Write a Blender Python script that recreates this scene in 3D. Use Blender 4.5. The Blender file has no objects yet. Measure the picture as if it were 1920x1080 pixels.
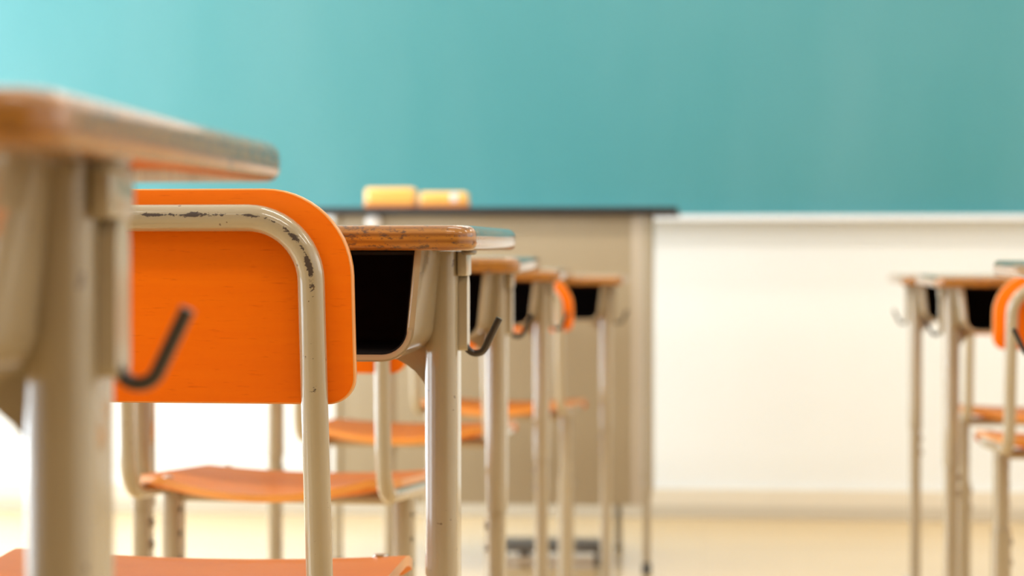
import bpy, bmesh, math, random
from mathutils import Vector, Matrix
random.seed(7)
C = bpy.context.scene.collection
S = bpy.context.scene

# ------------------------------------------------------------------ camera
EYE = 0.80
FPX = 4100.0
VX, VY = 1320.0, 465.0                  # where lines running to the front wall meet
yaw = math.atan((VX - 960) / FPX)
pitch = math.atan((540 - VY) / FPX)
cam_d = bpy.data.cameras.new('camera')
cam = bpy.data.objects.new('camera', cam_d); C.objects.link(cam)
cam_d.sensor_width = 36; cam_d.lens = FPX / 1920 * 36
cam_d.clip_start = 0.02
cam.location = (0, 0, EYE)
cam.rotation_euler = (math.pi / 2 - pitch, 0, yaw)
cam_d.dof.use_dof = True
cam_d.dof.focus_distance = 1.62
cam_d.dof.aperture_fstop = 6.8
cam_d.dof.aperture_blades = 0
S.camera = cam
R = cam.rotation_euler.to_matrix()

def at(px, py, Y):
    """point of the vertical plane at distance Y seen at that place of the photograph"""
    d = R @ Vector(((px - 960) / FPX, (540 - py) / FPX, -1))
    t = Y / d.y
    return Vector((d.x * t, Y, EYE + d.z * t))
def X(px, Y): return at(px, 500, Y).x
def Z(px, py, Y): return at(px, py, Y).z

# ------------------------------------------------------------------ world, daylight, exposure
S.view_settings.view_transform = 'Standard'
S.view_settings.look = 'None'
S.view_settings.gamma = 1
S.view_settings.exposure = 0.0
w = bpy.data.worlds.new('world'); S.world = w; w.use_nodes = True
w.node_tree.nodes['Background'].inputs[0].default_value = (0.75, 0.88, 1.0, 1)
w.node_tree.nodes['Background'].inputs[1].default_value = 1.0

RX0, RX1, RY0, RY1, RH = -3.3, 3.9, -3.2, 6.5, 3.0      # the classroom
LWIN = [(-2.6, -0.4), (0.2, 2.6), (3.0, 6.1)]             # windows in the left wall
RWIN = [(-2.2, 0.6), (1.4, 4.4)]                          # windows to the corridor
def area(name, loc, rot, sx, sy, power, col):
    l = bpy.data.lights.new(name, 'AREA'); l.shape = 'RECTANGLE'; l.size = sx; l.size_y = sy
    l.energy = power; l.color = col
    o = bpy.data.objects.new(name, l); C.objects.link(o); o.location = loc; o.rotation_euler = rot
    return o
for i, (a, b) in enumerate(LWIN):
    area('daylight', (RX0 - 0.16, (a + b) / 2, 1.37), (0, -math.pi / 2, 0), 2.5, b - a, [8, 95, 175][i], (0.84, 0.93, 1.0))
for i, (a, b) in enumerate(RWIN):
    area('corridor_light', (RX1 + 0.16, (a + b) / 2, 1.7), (0, math.pi / 2, 0), 1.4, b - a, [2, 26][i], (1.0, 0.93, 0.82))

CEIL = [(x, y) for y in (-1.9, 0.1, 2.1, 4.1) for x in (-1.9, 0.3, 2.5)] + [(x, 5.55) for x in (-2.0, 0.2, 2.4)]
for x, y in CEIL:
    area('tube_light', (x, y, RH - 0.10), (0, 0, 0), 1.25, 0.22, {-1.9: 5, 0.1: 13, 2.1: 13, 4.1: 20, 5.55: 9}[y], (1.0, 0.955, 0.88))

# ------------------------------------------------------------------ materials
def mat(name, col, rough=0.5, metal=0.0, coat=0.0, coat_rough=0.1, noise=0.0, nscale=20, bump=0.0, bscale=60, stretch=(1, 1, 1), spec=0.5):
    m = bpy.data.materials.new(name); m.use_nodes = True
    nt = m.node_tree; b = nt.nodes['Principled BSDF']
    b.inputs['Base Color'].default_value = (*col, 1); b.inputs['Roughness'].default_value = rough
    b.inputs['Metallic'].default_value = metal
    b.inputs['Coat Weight'].default_value = coat; b.inputs['Coat Roughness'].default_value = coat_rough
    b.inputs['Specular IOR Level'].default_value = spec
    tc = nt.nodes.new('ShaderNodeTexCoord'); mp = nt.nodes.new('ShaderNodeMapping')
    mp.inputs['Scale'].default_value = stretch
    nt.links.new(tc.outputs['Object'], mp.inputs[0])
    n = nt.nodes.new('ShaderNodeTexNoise'); n.inputs['Scale'].default_value = nscale; n.inputs['Detail'].default_value = 5
    nt.links.new(mp.outputs[0], n.inputs[0])
    mx = nt.nodes.new('ShaderNodeMix'); mx.data_type = 'RGBA'
    k = 1 - noise; k2 = 1 + noise * 0.4
    mx.inputs[6].default_value = (col[0] * k, col[1] * k, col[2] * k, 1)
    mx.inputs[7].default_value = (min(1, col[0] * k2), min(1, col[1] * k2), min(1, col[2] * k2), 1)
    nt.links.new(n.outputs['Fac'], mx.inputs[0]); nt.links.new(mx.outputs[2], b.inputs['Base Color'])
    if bump:
        n2 = nt.nodes.new('ShaderNodeTexNoise'); n2.inputs['Scale'].default_value = bscale; n2.inputs['Detail'].default_value = 4
        nt.links.new(mp.outputs[0], n2.inputs[0])
        bp = nt.nodes.new('ShaderNodeBump'); bp.inputs['Strength'].default_value = bump; bp.inputs['Distance'].default_value = 0.002
        nt.links.new(n2.outputs['Fac'], bp.inputs['Height']); nt.links.new(bp.outputs[0], b.inputs['Normal'])
    m['_mix'] = mx.name
    return m

def ramp(nt, fac, stops):
    r = nt.nodes.new('ShaderNodeValToRGB')
    while len(r.color_ramp.elements) < len(stops): r.color_ramp.elements.new(0.5)
    for e, (p, c) in zip(r.color_ramp.elements, stops): e.position = p; e.color = (*c, 1)
    nt.links.new(fac, r.inputs[0]); return r.outputs[0]
def noise_tex(nt, vec, scale, stretch=(1, 1, 1), detail=5, rough=0.5):
    mp = nt.nodes.new('ShaderNodeMapping'); mp.inputs['Scale'].default_value = stretch
    nt.links.new(vec, mp.inputs[0])
    n = nt.nodes.new('ShaderNodeTexNoise'); n.inputs['Scale'].default_value = scale
    n.inputs['Detail'].default_value = detail; n.inputs['Roughness'].default_value = rough
    nt.links.new(mp.outputs[0], n.inputs[0]); return n.outputs['Fac']
def mixc(nt, fac, a, b, mode='MIX'):
    m = nt.nodes.new('ShaderNodeMix'); m.data_type = 'RGBA'; m.blend_type = mode
    for i, v in ((0, fac), (6, a), (7, b)):
        if isinstance(v, (int, float)): m.inputs[i].default_value = v
        elif isinstance(v, tuple): m.inputs[i].default_value = (*v, 1)
        else: nt.links.new(v, m.inputs[i])
    return m.outputs[2]
def mth(nt, op, a, b=None, c=None):
    m = nt.nodes.new('ShaderNodeMath'); m.operation = op
    for i, v in enumerate((a, b, c)):
        if v is None: continue
        if isinstance(v, (int, float)): m.inputs[i].default_value = v
        else: nt.links.new(v, m.inputs[i])
    return m.outputs[0]

M = {}
PAINT = (0.375, 0.295, 0.18)
def paint(name, worn):
    m = bpy.data.materials.new(name); m.use_nodes = True; nt = m.node_tree; b = nt.nodes['Principled BSDF']
    tc = nt.nodes.new('ShaderNodeTexCoord').outputs['Object']
    base = mixc(nt, noise_tex(nt, tc, 14), (PAINT[0] * .93, PAINT[1] * .92, PAINT[2] * .9), (PAINT[0] * 1.05, PAINT[1] * 1.05, PAINT[2] * 1.06))
    sp = noise_tex(nt, tc, 170, detail=2)
    gate = noise_tex(nt, tc, 22, detail=2)
    speck = mth(nt, 'MULTIPLY', mth(nt, 'GREATER_THAN', sp, 0.71), mth(nt, 'GREATER_THAN', gate, 0.5))
    col = mixc(nt, speck, base, (0.16, 0.10, 0.055))
    if worn:
        at_ = nt.nodes.new('ShaderNodeAttribute'); at_.attribute_name = 'wear'
        n1 = noise_tex(nt, tc, 120, (0.5, 1, 0.9), 8, 0.78)
        n2 = noise_tex(nt, tc, 16, (1, 1, 1), 2)
        v = mth(nt, 'MULTIPLY_ADD', at_.outputs['Fac'], 0.34, mth(nt, 'MULTIPLY_ADD', n2, 0.55, mth(nt, 'MULTIPLY', n1, 1.3)))
        chip = mth(nt, 'GREATER_THAN', v, 1.175)
        col = mixc(nt, chip, col, (0.055, 0.032, 0.02))
        rr = mth(nt, 'MULTIPLY_ADD', chip, 0.4, 0.2); nt.links.new(rr, b.inputs['Roughness'])
        cw = mth(nt, 'MULTIPLY_ADD', chip, -1.0, 1.0); nt.links.new(cw, b.inputs['Coat Weight'])
    else:
        b.inputs['Roughness'].default_value = 0.24; b.inputs['Coat Weight'].default_value = 1.0
    b.inputs['Coat Roughness'].default_value = 0.06
    nt.links.new(col, b.inputs['Base Color'])
    bp = nt.nodes.new('ShaderNodeBump'); bp.inputs['Strength'].default_value = 0.12; bp.inputs['Distance'].default_value = 0.001
    nt.links.new(noise_tex(nt, tc, 45, (1, 1, .4), 2), bp.inputs['Height']); nt.links.new(bp.outputs[0], b.inputs['Normal'])
    return m
M['paint'] = paint('beige_enamel', False)
M['paint_worn'] = paint('chipped_beige_enamel', True)

def orange_ply(name, c1, c2):
    m = bpy.data.materials.new(name); m.use_nodes = True; nt = m.node_tree; b = nt.nodes['Principled BSDF']
    tc = nt.nodes.new('ShaderNodeTexCoord').outputs['Object']
    g = noise_tex(nt, tc, 9, (1, 3, 14), 5, .6)
    base = mixc(nt, g, c1, c2)
    pores = noise_tex(nt, tc, 420, (0.16, 1, 1.3), 3)
    pm = ramp(nt, pores, [(0.62, (0, 0, 0)), (0.76, (0.30, 0.30, 0.30))])
    base = mixc(nt, pm, base, (c1[0] * .6, c1[1] * .4, 0.0))
    nt.links.new(base, b.inputs['Base Color'])
    b.inputs['Roughness'].default_value = 0.5; b.inputs['Coat Weight'].default_value = 0.03; b.inputs['Coat Roughness'].default_value = 0.2; b.inputs['Specular IOR Level'].default_value = 0.12
    return m
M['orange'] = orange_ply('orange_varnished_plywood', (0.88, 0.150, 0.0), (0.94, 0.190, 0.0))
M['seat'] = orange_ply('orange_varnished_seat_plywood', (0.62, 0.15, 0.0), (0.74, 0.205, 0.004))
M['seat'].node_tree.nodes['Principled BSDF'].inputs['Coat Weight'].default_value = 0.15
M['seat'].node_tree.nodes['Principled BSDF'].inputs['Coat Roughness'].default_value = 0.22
M['ply_edge'] = mat('plywood_edge', (0.80, 0.30, 0.05), 0.35, coat=0.5, noise=0.2, nscale=30)

def edge_wood():
    m = bpy.data.materials.new('grimy_plywood_edge'); m.use_nodes = True; nt = m.node_tree; b = nt.nodes['Principled BSDF']
    tc = nt.nodes.new('ShaderNodeTexCoord').outputs['Object']
    sep = nt.nodes.new('ShaderNodeSeparateXYZ'); nt.links.new(tc, sep.inputs[0])
    wob = noise_tex(nt, tc, 25, (1, 1, 1), 3)
    zz = mth(nt, 'MULTIPLY_ADD', wob, 0.0012, sep.outputs[2])
    st = mth(nt, 'SINE', mth(nt, 'MULTIPLY', zz, 1150.0))
    st = mth(nt, 'MULTIPLY_ADD', st, 0.5, 0.5)
    base = mixc(nt, st, (0.27, 0.095, 0.008), (0.49, 0.205, 0.022))
    streak = noise_tex(nt, tc, 60, (0.35, 0.35, 6), 5, .6)
    base = mixc(nt, ramp(nt, streak, [(0.35, (0, 0, 0)), (0.7, (.5, .5, .5))]), base, (0.22, 0.075, 0.008))
    gr = noise_tex(nt, tc, 210, (0.6, 0.6, 1.3), 5, .75)
    gate = noise_tex(nt, tc, 9, (1, 1, 22), 2)
    dirt = ramp(nt, mth(nt, 'MULTIPLY_ADD', gate, 0.45, gr), [(0.74, (0, 0, 0)), (0.84, (.85, .85, .85))])
    base = mixc(nt, dirt, base, (0.06, 0.035, 0.025))
    nt.links.new(base, b.inputs['Base Color'])
    b.inputs['Roughness'].default_value = 0.45; b.inputs['Specular IOR Level'].default_value = 0.25; b.inputs['Coat Weight'].default_value = 1.0; b.inputs['Coat Roughness'].default_value = 0.06
    bp = nt.nodes.new('ShaderNodeBump'); bp.inputs['Strength'].default_value = 0.15; bp.inputs['Distance'].default_value = 0.0005
    nt.links.new(gr, bp.inputs['Height']); nt.links.new(bp.outputs[0], b.inputs['Normal'])
    return m
M['edge'] = edge_wood()
M['laminate'] = mat('pale_wood_desktop', (0.66, 0.52, 0.36), 0.22, coat=0.5, coat_rough=0.12, noise=0.25, nscale=12, stretch=(1, 14, 1))
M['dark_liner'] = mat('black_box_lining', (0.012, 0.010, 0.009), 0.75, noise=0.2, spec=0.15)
M['hook'] = mat('dark_steel_hook', (0.075, 0.065, 0.06), 0.28, metal=0.75, noise=0.2)
M['bracket'] = mat('beige_hook_bracket', (0.46, 0.38, 0.26), 0.28, coat=0.4, noise=0.1)
M['bolt'] = mat('dull_steel_bolt', (0.30, 0.27, 0.23), 0.35, metal=0.8, noise=0.2)
M['chrome'] = mat('bright_steel_screw', (0.75, 0.72, 0.68), 0.18, metal=1.0, noise=0.05)
M['rubber'] = mat('dark_rubber', (0.03, 0.03, 0.03), 0.7, noise=0.2)

def board_mat():
    m = bpy.data.materials.new('green_chalkboard'); m.use_nodes = True; nt = m.node_tree; b = nt.nodes['Principled BSDF']
    tc = nt.nodes.new('ShaderNodeTexCoord').outputs['Object']
    a = noise_tex(nt, tc, 1.3, (1, 1, .6), 4, .55)
    base = mixc(nt, a, (0.033, 0.222, 0.238), (0.054, 0.258, 0.280))
    sm = noise_tex(nt, tc, 1.6, (1.6, 1, .5), 3, .5)
    base = mixc(nt, ramp(nt, sm, [(0.4, (0, 0, 0)), (0.8, (.05, .05, .05))]), base, (0.5, 0.62, 0.64))
    nt.links.new(base, b.inputs['Base Color'])
    b.inputs['Roughness'].default_value = 0.40
    b.inputs['Specular IOR Level'].default_value = 0.8
    return m
M['board'] = board_mat()
M['alu'] = mat('white_aluminium', (0.80, 0.83, 0.86), 0.3, metal=0.1, noise=0.03)
M['wall'] = mat('cream_wall_paint', (0.85, 0.86, 0.845), 0.6, noise=0.05, nscale=3, bump=0.1, bscale=300)
M['back_wall'] = mat('bounce_cutting_brown_back_wall', (0.26, 0.17, 0.09), 0.6, noise=0.2, nscale=4, stretch=(6, 1, 1))  # unseen wall, brown colour invented to cut bounced light
M['ceil'] = mat('white_ceiling', (0.82, 0.82, 0.80), 0.8, noise=0.03)
M['skirt'] = mat('beige_skirting', (0.78, 0.70, 0.57), 0.35, coat=0.3, noise=0.06, nscale=3)
M['skirt2'] = mat('grey_skirting_foot', (0.60, 0.53, 0.42), 0.4, noise=0.1, nscale=3)
M['lect'] = mat('beige_steel_lectern', (0.36, 0.285, 0.18), 0.42, coat=0.1, noise=0.06, nscale=5, stretch=(3, 3, .4))
M['lect_post'] = mat('light_lectern_trim', (0.46, 0.38, 0.28), 0.35, coat=0.2, noise=0.05)
M['black_top'] = mat('black_lectern_top', (0.010, 0.011, 0.014), 0.5, noise=0.2)
M['eraser'] = mat('yellow_orange_eraser_case', (0.98, 0.54, 0.12), 0.3, coat=0.5, noise=0.08, nscale=30)
M['felt'] = mat('orange_felt', (0.80, 0.28, 0.07), 0.9, noise=0.2, nscale=80)
M['white'] = mat('white_plastic', (0.85, 0.83, 0.82), 0.3, coat=0.3, noise=0.04)
M['frame_dark'] = mat('dark_footrest_steel', (0.13, 0.105, 0.075), 0.5, noise=0.25)
M['frame_tan'] = mat('tan_footrest_board', (0.55, 0.40, 0.25), 0.45, noise=0.15, nscale=12)

def floor_mat():
    m = bpy.data.materials.new('varnished_floorboards'); m.use_nodes = True; nt = m.node_tree; b = nt.nodes['Principled BSDF']
    tc = nt.nodes.new('ShaderNodeTexCoord').outputs['Object']
    br = nt.nodes.new('ShaderNodeTexBrick'); br.inputs['Scale'].default_value = 1.0
    br.inputs['Brick Width'].default_value = 1.8; br.inputs['Row Height'].default_value = 0.09
    br.inputs['Mortar Size'].default_value = 0.0012
    br.inputs['Color1'].default_value = (0.74, 0.51, 0.22, 1); br.inputs['Color2'].default_value = (0.67, 0.45, 0.185, 1)
    br.inputs['Mortar'].default_value = (0.35, 0.20, 0.09, 1)
    nt.links.new(tc, br.inputs[0])
    g = noise_tex(nt, tc, 8, (1, 16, 1), 5)
    base = mixc(nt, mth(nt, 'MULTIPLY', g, 0.35), br.outputs[0], (0.88, 0.68, 0.42))
    nt.links.new(base, b.inputs['Base Color'])
    b.inputs['Roughness'].default_value = 0.33; b.inputs['Coat Weight'].default_value = 0.8; b.inputs['Coat Roughness'].default_value = 0.18
    return m
M['floor'] = floor_mat()
def glass_mat():
    m = bpy.data.materials.new('window_glass'); m.use_nodes = True; nt = m.node_tree
    nt.nodes.remove(nt.nodes['Principled BSDF'])
    t = nt.nodes.new('ShaderNodeBsdfTransparent'); g = nt.nodes.new('ShaderNodeBsdfGlossy'); g.inputs['Roughness'].default_value = 0.02
    mx = nt.nodes.new('ShaderNodeMixShader'); mx.inputs[0].default_value = 0.06
    nt.links.new(t.outputs[0], mx.inputs[1]); nt.links.new(g.outputs[0], mx.inputs[2])
    nt.links.new(mx.outputs[0], nt.nodes['Material Output'].inputs[0])
    return m
M['glass'] = glass_mat()

# ------------------------------------------------------------------ mesh helpers
def obj(name, bm, m, parent=None, smooth=True, angle=35):
    bmesh.ops.recalc_face_normals(bm, faces=bm.faces)
    me = bpy.data.meshes.new(name); bm.to_mesh(me); bm.free()
    for mm in (m if isinstance(m, (list, tuple)) else [m]): me.materials.append(mm)
    if smooth:
        me.polygons.foreach_set('use_smooth', [True] * len(me.polygons))
        me.set_sharp_from_angle(angle=math.radians(angle))
    o = bpy.data.objects.new(name, me); C.objects.link(o)
    if parent: o.parent = parent
    return o
def thing(name, label, cat, loc=(0, 0, 0), rz=0, group=None):
    o = bpy.data.objects.new(name, None); C.objects.link(o); o.empty_display_size = 0.1
    o.location = loc; o.rotation_euler = (0, 0, rz); o['label'] = label; o['category'] = cat
    if group: o['group'] = group
    return o
def tag(o, label, cat, group=None):
    o['label'] = label; o['category'] = cat
    if group: o['group'] = group
    return o
def struct(o):
    o['kind'] = 'structure'; return o

def box(bm, x0, x1, y0, y1, z0, z1, bev=0.0, seg=2, mi=0):
    t = bmesh.new()
    bmesh.ops.create_cube(t, size=1)
    for v in t.verts:
        v.co = Vector(((x0 + x1) / 2 + v.co.x * (x1 - x0), (y0 + y1) / 2 + v.co.y * (y1 - y0), (z0 + z1) / 2 + v.co.z * (z1 - z0)))
    if bev: bmesh.ops.bevel(t, geom=t.edges[:], offset=bev, segments=seg, profile=0.5, affect='EDGES')
    merge(bm, t, mi)
def merge(bm, t, mi=0):
    mp = {v: bm.verts.new(v.co) for v in t.verts}
    for f in t.faces:
        try:
            nf = bm.faces.new([mp[v] for v in f.verts]); nf.material_index = mi
        except ValueError: pass
    t.free()
def fillet(pts, rad, seg=8):
    out = [Vector(pts[0])]
    for i in range(1, len(pts) - 1):
        p, a, b = Vector(pts[i]), Vector(pts[i - 1]), Vector(pts[i + 1])
        r = rad[i] if isinstance(rad, (list, tuple)) else rad
        if r <= 0: out.append(p); continue
        u, v = (a - p).normalized(), (b - p).normalized()
        ang = u.angle(v); d = r / math.tan(ang / 2)
        s, e = p + u * d, p + v * d
        cdir = (u + v).normalized(); cen = p + cdir * (r / math.sin(ang / 2))
        s0, e0 = s - cen, e - cen; tot = s0.angle(e0)
        for k in range(seg + 1):
            t = k / seg
            q = (s0 * math.sin((1 - t) * tot) + e0 * math.sin(t * tot)) / math.sin(tot)
            out.append(cen + q)
    out.append(Vector(pts[-1])); return out
def densify(p, step):
    out = [p[0]]
    for a, b in zip(p, p[1:]):
        n = max(1, int((b - a).length / step))
        for k in range(1, n + 1): out.append(a.lerp(b, k / n))
    return out
def sweep(bm, path, r, n=20, cap=True, taper=None, wearf=None, up=None):
    """tube along a path; r may be a pair for an oval section (second along the start normal)"""
    ra, rb = r if isinstance(r, (tuple, list)) else (r, r)
    rings = []; T0 = (path[1] - path[0]).normalized()
    N = Vector(up) if up else T0.orthogonal()
    N = (N - T0 * N.dot(T0)).normalized(); prev = T0
    lay = bm.verts.layers.float.get('wear') or (bm.verts.layers.float.new('wear') if wearf else None)
    for i, p in enumerate(path):
        if i == 0: T = T0
        elif i == len(path) - 1: T = (path[i] - path[i - 1]).normalized()
        else: T = ((path[i + 1] - p).normalized() + (p - path[i - 1]).normalized()).normalized()
        q = prev.rotation_difference(T); N = (q @ N); N = (N - T * N.dot(T)).normalized(); prev = T
        B = T.cross(N); k = taper(i / (len(path) - 1)) if taper else 1
        ring = []
        for j in range(n):
            a = 2 * math.pi * j / n; d = N * math.cos(a) * rb + B * math.sin(a) * ra
            v = bm.verts.new(p + d * k)
            if wearf: v[lay] = wearf(p, T, d.normalized())
            ring.append(v)
        rings.append(ring)
    for A, B_ in zip(rings, rings[1:]):
        for j in range(n): bm.faces.new((A[j], A[(j + 1) % n], B_[(j + 1) % n], B_[j]))
    if cap:
        bm.faces.new(rings[0]); bm.faces.new(list(reversed(rings[-1])))
def rrect(hw, h0, h1, r, seg=8):
    """outline in (a, b): half width hw, b from h0 to h1, r = radii (lower right, upper right, upper left, lower left)"""
    pts = []
    cs = [(hw, h0, -90, r[0]), (hw, h1, 0, r[1]), (-hw, h1, 90, r[2]), (-hw, h0, 180, r[3])]
    for cx, cy, a0, rr in cs:
        ccx = cx - math.copysign(rr, cx); ccy = cy + (rr if cy == h0 else -rr)
        for k in range(seg + 1):
            a = math.radians(a0 + 90 * k / seg); pts.append((ccx + rr * math.cos(a), ccy + rr * math.sin(a)))
    return pts
def inset(pts, d):
    n = len(pts); out = []
    for i in range(n):
        a, b, c = Vector(pts[i - 1]), Vector(pts[i]), Vector(pts[(i + 1) % n])
        e1, e2 = (b - a), (c - b)
        if e1.length < 1e-9: e1 = e2
        if e2.length < 1e-9: e2 = e1
        t = (e1.normalized() + e2.normalized()).normalized(); nn = Vector((-t.y, t.x))
        out.append((b.x + nn.x * d, b.y + nn.y * d))
    return out
def slab(bm, pts, prof, f, top_mi=0, side_mi=0):
    """closed plate: pts outline (ccw), prof list of (inset, height), f maps (a, b, h) to a point"""
    rings = []
    for ins, h in prof:
        rings.append([bm.verts.new(f(a, b, h)) for a, b in inset(pts, ins)])
    n = len(pts)
    for A, B in zip(rings, rings[1:]):
        for j in range(n): bm.faces.new((A[j], A[(j + 1) % n], B[(j + 1) % n], B[j])).material_index = side_mi
    bm.faces.new(list(reversed(rings[0]))); t = bm.faces.new(rings[-1]); t.material_index = top_mi
def disc(bm, c, axis, r, h, n=16, dome=0.0):
    ax = Vector(axis).normalized(); N = ax.orthogonal().normalized(); B = ax.cross(N); c = Vector(c)
    prof = [(1, 0), (1, h * .6), (.8, h), (.35, h + dome), ] if dome or True else []
    rings = [[bm.verts.new(c + ax * hh + (N * math.cos(2 * math.pi * j / n) + B * math.sin(2 * math.pi * j / n)) * r * k) for j in range(n)] for k, hh in prof]
    for A, Bb in zip(rings, rings[1:]):
        for j in range(n): bm.faces.new((A[j], A[(j + 1) % n], Bb[(j + 1) % n], Bb[j]))
    bm.faces.new(list(reversed(rings[0]))); bm.faces.new(rings[-1])

# ------------------------------------------------------------------ the room
bm = bmesh.new(); box(bm, RX0 - .1, RX1 + .1, RY0 - .1, RY1 + .1, -0.08, 0); struct(obj('floor', bm, M['floor'], smooth=False))
bm = bmesh.new(); box(bm, RX0 - .1, RX1 + .1, RY0 - .1, RY1 + .1, RH, RH + .08); struct(obj('ceiling', bm, M['ceil'], smooth=False))
bm = bmesh.new(); box(bm, RX0, RX1, RY1, RY1 + .1, 0, RH); struct(obj('wall_front', bm, M['wall'], smooth=False))
bm = bmesh.new(); box(bm, RX0, RX1, RY0 - .1, RY0, 0, RH); struct(obj('wall_back', bm, M['back_wall'], smooth=False))
def side_wall(name, x0, x1, wins, z0, z1):
    bm = bmesh.new(); y = RY0
    for a, b in wins:
        box(bm, x0, x1, y, a, 0, RH); box(bm, x0, x1, a, b, 0, z0); box(bm, x0, x1, a, b, z1, RH); y = b
    box(bm, x0, x1, y, RY1, 0, RH); struct(obj(name, bm, M['wall'], smooth=False))
side_wall('wall_left', RX0 - .1, RX0, LWIN, 0.10, 2.65)
side_wall('wall_right', RX1, RX1 + .1, RWIN, 1.0, 2.4)
k = 0
for xx, wins, z0, z1 in ((RX0 - .05, LWIN, .10, 2.65), (RX1 + .05, RWIN, 1.0, 2.4)):
    for a, b in wins:
        k += 1
        e = bpy.data.objects.new('window_%d' % k, None); C.objects.link(e); e.location = (xx, (a + b) / 2, z0); struct(e)
        hw = (b - a) / 2; H = z1 - z0
        bm = bmesh.new()
        for q in (-hw + .02, 0, hw - .02): box(bm, -.02, .02, q - .02, q + .02, 0, H)
        for q in (0.02, H - .02): box(bm, -.02, .02, -hw, hw, q - .02, q + .02)
        obj('window_frame', bm, M['alu'], e, smooth=False)
        bm = bmesh.new(); box(bm, -.003, .003, -hw + .04, hw - .04, .04, H - .04); obj('pane', bm, M['glass'], e, smooth=False)

WY = RY1
zb = Z(1600, 918, WY); zb2 = Z(1600, 950, WY)
bm = bmesh.new(); box(bm, RX0, RX1, WY - .018, WY, zb2, zb, .003); struct(obj('baseboard_front', bm, M['skirt'], smooth=False))
bm = bmesh.new(); box(bm, RX0, RX1, WY - .022, WY, 0, zb2, .002); struct(obj('trim_1', bm, M['skirt2'], smooth=False))

# chalkboard on the front wall
zt = Z(1500, 402, WY - .08)
cb = thing('chalkboard', 'large green chalkboard on the cream front wall above the white chalk tray', 'chalkboard', (-.2, WY, zt))
bm = bmesh.new(); box(bm, -2.6, 2.9, -.035, -.012, .0, 1.25); obj('board_panel', bm, M['board'], cb, smooth=False)
bm = bmesh.new()
box(bm, -2.64, 2.94, -.045, -.002, 1.25, 1.29, .004)
for s in (-2.64, 2.90): box(bm, s, s + .04, -.045, -.002, 0, 1.25, .004)
obj('board_frame', bm, M['alu'], cb, smooth=False)
bm = bmesh.new()
slab(bm, [(-.090, -.018), (-.002, -.018), (-.002, -.002), (-.067, -.002), (-.071, -.009), (-.081, -.009), (-.085, 0.0), (-.090, 0.0)][::1],
     [(0, -2.64), (0, 2.94)], lambda a, b, h: Vector((h, a, b)))
o = obj('chalk_tray', bm, M['alu'], cb, smooth=False); o['label'] = 'white aluminium tray along the bottom edge'

for x, y in CEIL:
    cl = thing('ceiling_light', 'fluorescent ceiling light fixture above the classroom', 'ceiling light', (x, y, RH - .0002), 0, 'fluorescent lights on the ceiling')
    bm = bmesh.new(); box(bm, -.66, .66, -.14, .14, -.07, 0, .006); obj('housing', bm, M['alu'], cl, smooth=False)

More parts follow.
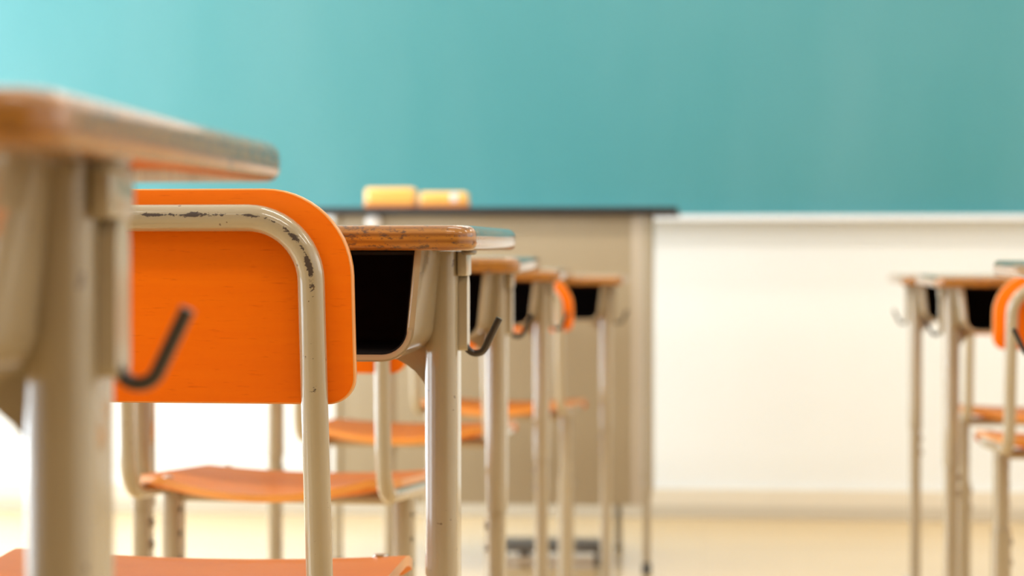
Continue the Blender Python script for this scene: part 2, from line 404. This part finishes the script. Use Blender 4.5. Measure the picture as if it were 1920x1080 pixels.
# ------------------------------------------------------------------ desks
DW, DD, DT = 0.58, 0.40, 0.020
def make_desk(label, xr, y, top, name='school_desk', box_h=0.088, hooks=True, flip=False):
    """xr: x of the right (or with flip the left) edge of the top; y: distance of the edge facing the camera"""
    cx = xr - DW / 2 if not flip else xr + DW / 2
    t = thing(name, label, 'desk', (cx, y, 0), 0, 'wooden-topped school desks in two rows')
    hw = DW / 2
    # tabletop
    bm = bmesh.new(); pts = rrect(hw, 0, DD, (.022,) * 4, 10)
    prof = []
    for k in range(7):
        a = math.radians(-90 + 15 * k); prof.append((.006 * (1 - math.cos(a)), -DT + .006 + .006 * math.sin(a)))
    for k in range(9):
        a = math.radians(90 * k / 8); prof.append((.0085 * (1 - math.cos(a)), -.0085 + .0085 * math.sin(a)))
    slab(bm, pts, prof, lambda a, b, h: Vector((a, b, h)), 1)
    o = obj('tabletop', bm, [M['edge'], M['laminate']], t, angle=50); o.location = (0, 0, top)
    under = top - DT
    # book box: folded steel tray, open towards the sitter
    tw, bw = hw - .043, hw - .049
    def prof_box(d, n=8):
        r = .026 - d; zb_ = -box_h + d; out = [(tw - d, 0)]
        for k in range(n + 1):
            a = math.radians(-90 * k / n) if k else 0
            a = math.radians(0 - 90 * k / n); out.append((bw - d - r + r * math.cos(a), zb_ + r + r * math.sin(a)))
        return out + [(-x_, z_) for x_, z_ in reversed(out)]
    def shell(bm, po, pi, y0, y1, back=False):
        A = [bm.verts.new((x_, y0, z_)) for x_, z_ in po]; B = [bm.verts.new((x_, y1, z_)) for x_, z_ in po]
        A2 = [bm.verts.new((x_, y0, z_)) for x_, z_ in pi]; B2 = [bm.verts.new((x_, y1, z_)) for x_, z_ in pi]
        n = len(po)
        for j in range(n - 1):
            bm.faces.new((A[j], A[j + 1], B[j + 1], B[j])); bm.faces.new((A2[j + 1], A2[j], B2[j], B2[j + 1]))
            bm.faces.new((A[j + 1], A[j], A2[j], A2[j + 1])); bm.faces.new((B[j], B[j + 1], B2[j + 1], B2[j]))
        for q in (0, -1):
            bm.faces.new((A[q], B[q], B2[q], A2[q]))
    def ngon(bm, p, yy): bm.faces.new([bm.verts.new((x_, yy, z_)) for x_, z_ in p])
    bm = bmesh.new(); shell(bm, prof_box(0), prof_box(.0055), .012, .255)
    ngon(bm, prof_box(.002), .2515); ngon(bm, prof_box(.002), .2545)
    bmesh.ops.bevel(bm, geom=[e for e in bm.edges if abs(e.verts[0].co.y - .012) < 1e-5 and abs(e.verts[1].co.y - .012) < 1e-5 and e.verts[0].co.z < -.001], offset=.0014, segments=2, affect='EDGES')
    o = obj('book_box', bm, M['paint'], t, angle=40); o.location = (0, 0, under)
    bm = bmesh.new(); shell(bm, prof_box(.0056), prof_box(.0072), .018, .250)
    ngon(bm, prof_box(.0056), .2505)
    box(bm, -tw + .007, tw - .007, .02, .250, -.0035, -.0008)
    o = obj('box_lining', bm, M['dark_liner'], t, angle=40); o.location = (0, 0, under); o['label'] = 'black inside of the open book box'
    yl = .165
    for s in (-1, 1):
        xo = s * (hw - .030); xi = s * (hw - .058); xc = (xo + xi) / 2
        # upper leg: rounded square tube
        bm = bmesh.new()
        z1 = top - .345
        pts = rrect(.014, -.026, .026, (.0132,) * 4, 8)
        slab(bm, pts, [(0, z1), (0, under - .0005)], lambda a, b, h: Vector((xc + a, yl + b, h)))
        lg = obj('leg', bm, M['paint'], t)
        bm = bmesh.new()
        pts = rrect(.0115, -.021, .021, (.008,) * 4, 5)
        slab(bm, pts, [(0, .03), (0, z1 + .004)], lambda a, b, h: Vector((xc + a, yl + b, h)))
        obj('lower_tube', bm, M['paint'], lg)
        for q in (0, 1):
            bm = bmesh.new(); disc(bm, (xc - s * .0112, yl - .004, z1 - .022 - q * .03), (-s, 0, 0), .0065, .005)
            obj('bolt', bm, M['bolt'], lg)
        for q in (0, 1, 2, 3):
            bm = bmesh.new(); disc(bm, (xc - .0139, yl - .006, top - .142 - q * .027), (-1, 0, 0), .0026, .0006, 10)
            obj('rivet', bm, M['paint'], lg)
        # foot running fore and aft
        bm = bmesh.new(); pth = [Vector((xc, -.0 + yl - .17, .018)), Vector((xc, yl + .20, .018))]
        sweep(bm, pth, (.013, .015), 16, up=(0, 0, 1)); ft = obj('foot', bm, M['paint'], t)
        for yy in (yl - .15, yl + .18):
            bm = bmesh.new(); box(bm, xc - .014, xc + .014, yy - .02, yy + .02, 0.0005, .008, .002)
            obj('rubber_pad', bm, M['rubber'], ft)
        # curved gusset from box bottom to leg
        bm = bmesh.new(); zz = under - box_h
        P = [(-.025 + .0240 * math.cos(math.radians(-15 * k)), zz + .026 + .0240 * math.sin(math.radians(-15 * k))) for k in range(7)] + [(-.052, zz + .002)]
        for k in range(9):
            u = k / 8; P.append((-.052 + .050 * math.sin(u * math.pi / 2) ** 1.0, zz - .002 - .052 * (1 - math.cos(u * math.pi / 2))))
        P.append((0, zz - .055))
        if s < 0: P = [(-a, b) for a, b in P][::-1]
        P = P[::-1]
        base_x = s * (hw - .050)
        slab(bm, [(base_x + a, b) for a, b in P], [(0, yl - .004), (0, yl + .004)], lambda a, b, h: Vector((a, h, b)))
        obj('gusset', bm, M['paint'], t, smooth=False)
        # side bracket and bag hook
        if hooks:
            bm = bmesh.new()
            x0, x1 = sorted((xo, xo + s * .0085))
            box(bm, x0, x1, yl - .020, yl + .018, under - .022, under - .0008, .002)
            pts = rrect(.011, under - .086, under - .0215, (.006, .010, .010, .006), 5)
            x0, x1 = sorted((xo + s * .0002, xo + s * .0075))
            slab(bm, pts, [(0, x0), (0, x1)], lambda a, b, h: Vector((h, yl + .002 + a, b)))
            br = obj('hook_bracket', bm, M['bracket'], t)
            bm = bmesh.new(); zt_ = under - .03
            pp = [(xo + s * .0042, yl + .002, under - .070), (xo + s * .0042, yl, under - .082), (xo + s * .017, yl, under - .094), (xo + s * .0345, yl, under - .058)]
            sweep(bm, fillet(pp, [0, .011, .0085, 0], 8), .0031, 12)
            obj('bag_hook', bm, M['hook'], t)
    # rail between the legs behind the box
    bm = bmesh.new(); box(bm, -hw + .06, hw - .06, .262, .274, under - .04, under - .0008, .003)
    obj('cross_rail', bm, M['paint'], t)
    for s in (-1, 1):
        for yy, ins in ((.13, .018), (.30, .07)):
            bm = bmesh.new(); disc(bm, (s * (hw - ins), yy, under + .0002), (0, 0, -1), .0065, .004)
            obj('screw', bm, M['bolt'], t)
    return t

desks = [
 ('blurred nearest desk, cut off by the left edge of the photo', X(104, .70), .70, EYE + .0535, False),
 ('sharply focused desk with its open black book box right behind the large orange backrest', X(889, 1.70), 1.70, EYE + .0180, False),
 ('blurred desk directly behind the sharply focused desk, seen through its dark bag hook', X(973, 2.80), 2.80, EYE - .0125, False),
 ('blurred desk whose leg stands just left of the small far orange chair back', X(1050, 3.80), 3.80, EYE - .0385, False),
 ('frontmost desk of the left row, standing directly before the lectern', X(1168, 4.75), 4.75, EYE - .061, False),
 ('desk at the right edge of the photo with only its far left corner in view', X(1858, 2.80), 2.40, EYE - .015, True),
 ('desk of the right row with the orange chair back overlapping its black book box', X(1756, 3.85), 3.85, EYE - .049, True),
 ('farthest desk of the right row, its left leg standing alone before the white wall', X(1692, 4.80), 4.80, EYE - .061, True),
]
for lab, xr, y, top, fl in desks: make_desk(lab, xr, y, top, flip=fl, box_h=.088 if y < 3 else .080)

# ------------------------------------------------------------------ chairs
TR = .0100
def make_chair(label, cx, y, rot, seat, btop, bbot, hwc=.175, worn=True, lean=.10, rise=-.012):
    """seat: height of the rear seat corner; btop, bbot: top and bottom of the backrest board"""
    t = thing('school_chair', label, 'chair', (cx, y, 0), rot, 'orange plywood school chairs')
    ttop = btop - .0215                                    # centre line of the tube's top bar
    zlow = seat - .018
    ly = lambda z: (ttop - z) * lean
    R1 = .046
    def wearf(p, T, d):
        back = Vector((0, -1, 0)); out = T.cross(back); c = Vector((0, p.y, ttop - .12))
        if out.dot(p - c) < 0: out = -out
        if p.z < ttop - .055: k = max(0, 1 - (ttop - .055 - p.z) / .05) * .45
        else: k = 1
        if d.y > 0: return 0.0
        return k * math.exp(-((d.dot(out) - .22) / .24) ** 2)
    pts = [(-hwc, .30, zlow + rise * .7), (-hwc, ly(zlow), zlow), (-hwc, 0, ttop), (hwc, 0, ttop), (hwc, ly(zlow), zlow), (hwc, .30, zlow + rise * .7)]
    bm = bmesh.new(); path = densify(fillet(pts, [0, .042, R1, R1, .042, 0], 12), .02)
    sweep(bm, path, TR, 28, wearf=wearf)
    obj('back_frame', bm, M['paint_worn'] if worn else M['paint'], t)
    # backrest board, in front of the tube
    bm = bmesh.new(); pts = rrect(hwc + .0285, bbot, btop, (.021, .064, .064, .021), 14)
    prof = [(.0012, .0), (0, .0012), (0, .0078), (.0012, .009)]
    f = lambda a, b, h: Vector((a, ly(b) + TR + .0002 + h, b))
    slab(bm, pts, prof, f, 0, 1)
    o = obj('backrest', bm, [M['orange'], M['ply_edge']], t, angle=50)
    for xx in (-hwc, hwc):
        for zz in (bbot + .03, btop - .09):
            bm = bmesh.new(); disc(bm, (xx, ly(zz) + TR + .0092, zz), (0, 1, 0), .005, .003)
            obj('rivet', bm, M['bolt'], t)
    # seat: saddle-shaped plywood
    bm = bmesh.new(); sw, y0, y1 = hwc + .006, .035, .405
    NU, NV = 28, 24; th = .0095; ym, hd = (y0 + y1) / 2, (y1 - y0) / 2
    def surf(u, v):
        yy = ym + hd * v; r = .035 if v < 0 else .012; e = abs(yy - ym) - (hd - r); wd = sw
        if e > 0: wd = sw - r + math.sqrt(max(0, r * r - min(e, r) ** 2))
        xx = u * wd
        q = (v + 1) / 2
        z = seat + rise * q - .020 * (1 - u * u) * (1 - q) ** .6 * 1.0 - .006 * (1 - u * u) * math.sin(q * math.pi)
        if q > .86: z -= .018 * ((q - .86) / .14) ** 2
        yy -= .012 * (u * u) * (-(1 - q))                   # rear edge bows towards the sitter's back
        return Vector((xx, yy, z))
    top = [[bm.verts.new(surf(-1 + 2 * i / NU, -1 + 2 * j / NV)) for j in range(NV + 1)] for i in range(NU + 1)]
    bot = [[bm.verts.new(surf(-1 + 2 * i / NU, -1 + 2 * j / NV) - Vector((0, 0, th))) for j in range(NV + 1)] for i in range(NU + 1)]
    for i in range(NU):
        for j in range(NV):
            bm.faces.new((top[i][j], top[i + 1][j], top[i + 1][j + 1], top[i][j + 1]))
            bm.faces.new((bot[i][j + 1], bot[i + 1][j + 1], bot[i + 1][j], bot[i][j]))
    for i in range(NU):
        for j in (0, NV):
            f_ = bm.faces.new((top[i][j], top[i + 1][j], bot[i + 1][j], bot[i][j])); f_.material_index = 1
    for j in range(NV):
        for i in (0, NU):
            f_ = bm.faces.new((top[i][j], top[i][j + 1], bot[i][j + 1], bot[i][j])); f_.material_index = 1
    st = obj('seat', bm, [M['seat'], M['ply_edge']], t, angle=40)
    for u, v in ((-.86, -.62), (.86, -.62), (-.86, .80), (.86, .80)):
        bm = bmesh.new(); p = surf(u, v); disc(bm, p - Vector((0, 0, .001)), (0, 0, 1), .0075, .0032)
        sc = obj('seat_screw', bm, M['chrome'], st); sc['label'] = 'bright steel screw head'
    # columns, sleeves, feet
    yc = .165; xc = hwc - .008
    for s in (-1, 1):
        bm = bmesh.new(); pts = rrect(.0125, -.019, .019, (.009,) * 4, 5)
        slab(bm, pts, [(0, .20), (0, zlow + rise * .35 - .004)], lambda a, b, h: Vector((s * xc + a, yc + b, h)))
        lg = obj('leg', bm, M['paint'], t)
        bm = bmesh.new(); pts = rrect(.0155, -.023, .023, (.010,) * 4, 5)
        slab(bm, pts, [(0, .03), (0, seat - .165)], lambda a, b, h: Vector((s * xc + a, yc + b, h)))
        obj('leg_sleeve', bm, M['paint'], lg)
        for k in range(3):
            bm = bmesh.new(); disc(bm, (s * xc + .0118, yc - .010, seat - .055 - .032 * k), (1, 0, 0), .0042, .0010)
            obj('hole_shade_disc', bm, M['rubber'], lg)  # dark disc painted in for the shade of an adjustment hole
        for k in range(2):
            bm = bmesh.new(); disc(bm, (s * xc + .0150, yc - .006, seat - .185 - .035 * k), (1, 0, 0), .006, .004)
            obj('bolt', bm, M['bolt'], lg)
        bm = bmesh.new(); sweep(bm, [Vector((s * xc, yc - .16, .017)), Vector((s * xc, yc + .20, .017))], (.012, .015), 16, up=(0, 0, 1))
        ft = obj('foot', bm, M['paint'], t)
        for yy in (yc - .14, yc + .18):
            bm = bmesh.new(); box(bm, s * xc - .014, s * xc + .014, yy - .018, yy + .018, .0005, .008, .002)
            obj('rubber_pad', bm, M['rubber'], ft)
    bm = bmesh.new(); sweep(bm, [Vector((-xc, yc, seat - .036)), Vector((xc, yc, seat - .036))], .009, 14)
    obj('cross_tube', bm, M['paint'], t)
    return t

D = math.radians
# tube positions in the photo -> centre of each chair
c1x = X(591, 1.59) - .175
make_chair('large sharply focused chair, its orange backrest framed by a chipped beige tube', c1x, 1.575, D(-2.5), EYE - .293, EYE + .0435, EYE - .1155, lean=.12, rise=.022)
make_chair('second chair of the left row, its curved orange seat showing below the big orange backrest', (X(225, 2.69) + X(728, 2.66)) / 2, 2.665, D(-5), EYE - .290, EYE - .01, EYE - .155, hwc=.165, worn=False, lean=.05, rise=-.018)
make_chair('third chair of the left row, its seat seen right of the big chair tube', X(556, 3.63) + .161, 3.62, D(-2), EYE - .303, EYE - .04, EYE - .168, hwc=.161, worn=False)
make_chair('farthest chair of the left row, with a small orange backrest beside the frontmost desk', X(1049, 4.58) - .155, 4.57, D(-5), EYE - .328, EYE - .060, EYE - .176, hwc=.155, worn=False)
make_chair('chair at the right edge of the photo with its orange backrest cut off', X(1898, 3.62) + .165, 3.62, D(1), EYE - .315, EYE - .0425, EYE - .167, hwc=.165, worn=False)
make_chair('farther right-row chair, mostly hidden behind the desk with the black book box', X(1815, 4.62) + .165, 4.58, D(1), EYE - .335, EYE - .075, EYE - .180, hwc=.165, worn=False)

# ------------------------------------------------------------------ lectern
LY = 5.35
lx0, lx1 = X(627, LY), X(1219, LY); ltop = Z(1200, 388, LY); lbot = Z(1000, 946, LY)
lcx = (lx0 + lx1) / 2; lh = (lx1 - lx0) / 2; toph = X(1270, LY) - lcx
lt = thing('lectern', 'beige steel teacher lectern with a black top standing before the chalkboard', 'lectern', (lcx, LY, 0))
bm = bmesh.new(); box(bm, -toph, toph, -.035, .50, ltop - .018, ltop, .003); o = obj('lectern_top', bm, M['black_top'], lt); o['label'] = 'black lectern top'
bm = bmesh.new()
box(bm, -lh + .005, lh - .03, 0, .018, lbot, ltop - .0185, .002)
obj('front_panel', bm, M['lect'], lt)
for s in (-1, 1):
    bm = bmesh.new(); x0, x1 = sorted((s * lh, s * (lh - .016))); box(bm, x0, x1, .02, .44, lbot, ltop - .0185, .002)
    obj('side_panel', bm, M['lect'], lt)
    for yy, ins in ((-.004, -.001), (.43, .085)):
        bm = bmesh.new(); x0, x1 = sorted((s * (lh - ins), s * (lh - ins - .018)))
        box(bm, x0, x1, yy, yy + .022, .018, (ltop - .0185) if ins < 0 else lbot + .0195, .003)
        lg = obj('leg', bm, M['lect'], lt)
        bm = bmesh.new(); box(bm, x0 - .002, x1 + .002, yy - .002, yy + .024, 0.0005, .03 if ins < 0 else .018, .004); obj('foot_cap', bm, M['rubber'] if ins < 0 else M['lect'], lg)
bm = bmesh.new(); box(bm, lh - .044, lh - .019, -.003, .017, lbot - .0, ltop - .019, .002); o = obj('corner_strip', bm, M['lect_post'], lt); o['label'] = 'paler vertical strip'
bm = bmesh.new(); box(bm, -lh + .03, lh - .03, .05, .44, lbot + .02, lbot + .035); obj('shelf', bm, M['lect'], lt)
kx = X(701, LY); kz = Z(701, 416, LY)
bm = bmesh.new(); disc(bm, (kx, LY - .0002, kz), (0, -1, 0), .020, .012, 20, .003)
tag(obj('round_white_disc', bm, M['white']), 'small round white disc on the lectern front just below its black top', 'magnet')  # plain white disc for a pale spot of unknown nature

# erasers on the lectern
def eraser(px0, px1, py, Y, label, rz, band):
    a, b = X(px0, Y), X(px1, Y); L = b - a; H = Z((px0 + px1) / 2, py, Y) - ltop
    e = thing('board_eraser', label, 'eraser', ((a + b) / 2, Y, ltop + .0003), rz, 'board erasers on the lectern')
    bm = bmesh.new(); pts = rrect(L / 2, -.028, .028, (.016,) * 4, 6)
    slab(bm, pts, [(.002, 0), (0, .002), (0, .013)], lambda a_, b_, h: Vector((a_, b_, h))); o = obj('felt_pad', bm, M['felt'], e)
    bm = bmesh.new(); pts = rrect(L / 2 - .001, -.027, .027, (.016,) * 4, 6)
    prof = [(0, .0132), (0, H - .012)] + [(.012 * (1 - math.cos(math.radians(15 * k))), H - .012 + .012 * math.sin(math.radians(15 * k))) for k in range(1, 7)]
    slab(bm, pts, prof, lambda a_, b_, h: Vector((a_, b_, h))); obj('case', bm, M['eraser'], e)
    if band:
        bm = bmesh.new(); box(bm, L * .14, L * .30, -.0285, .0285, .0135, H - .004, .004); o = obj('white_band', bm, M['white'], e); o['label'] = 'white band around the case'  # plain white band around the right part of the case
eraser(684, 782, 352, LY + .10, 'taller plain yellow-orange board eraser, the left one on the black lectern top', 0, False)
eraser(786, 880, 360, LY + .10, 'lower board eraser with a white band, the right one on the lectern top', 0, True)

# low footrest under the lectern
fy = 5.55
fr = thing('footrest', 'low dark-framed footrest on the floor beneath the lectern', 'footrest', (X(1030, fy), fy, 0))
fw = (X(1148, fy) - X(930, fy)) / 2
bm = bmesh.new(); box(bm, -fw, fw, -.09, .10, .036, .049, .003); obj('footrest_board', bm, M['frame_dark'], fr)
for xx in (-fw + .02, -fw * .42, fw - .02):
    bm = bmesh.new(); box(bm, xx - .010, xx + .010, -.08, .09, 0.0005, .0355, .003); obj('leg', bm, M['frame_dark'], fr)
bm = bmesh.new(); box(bm, -fw + .03, fw - .03, -.086, -.074, .004, .022, .003); o = obj('lower_rail', bm, M['frame_tan'], fr); o['label'] = 'tan lower rail'
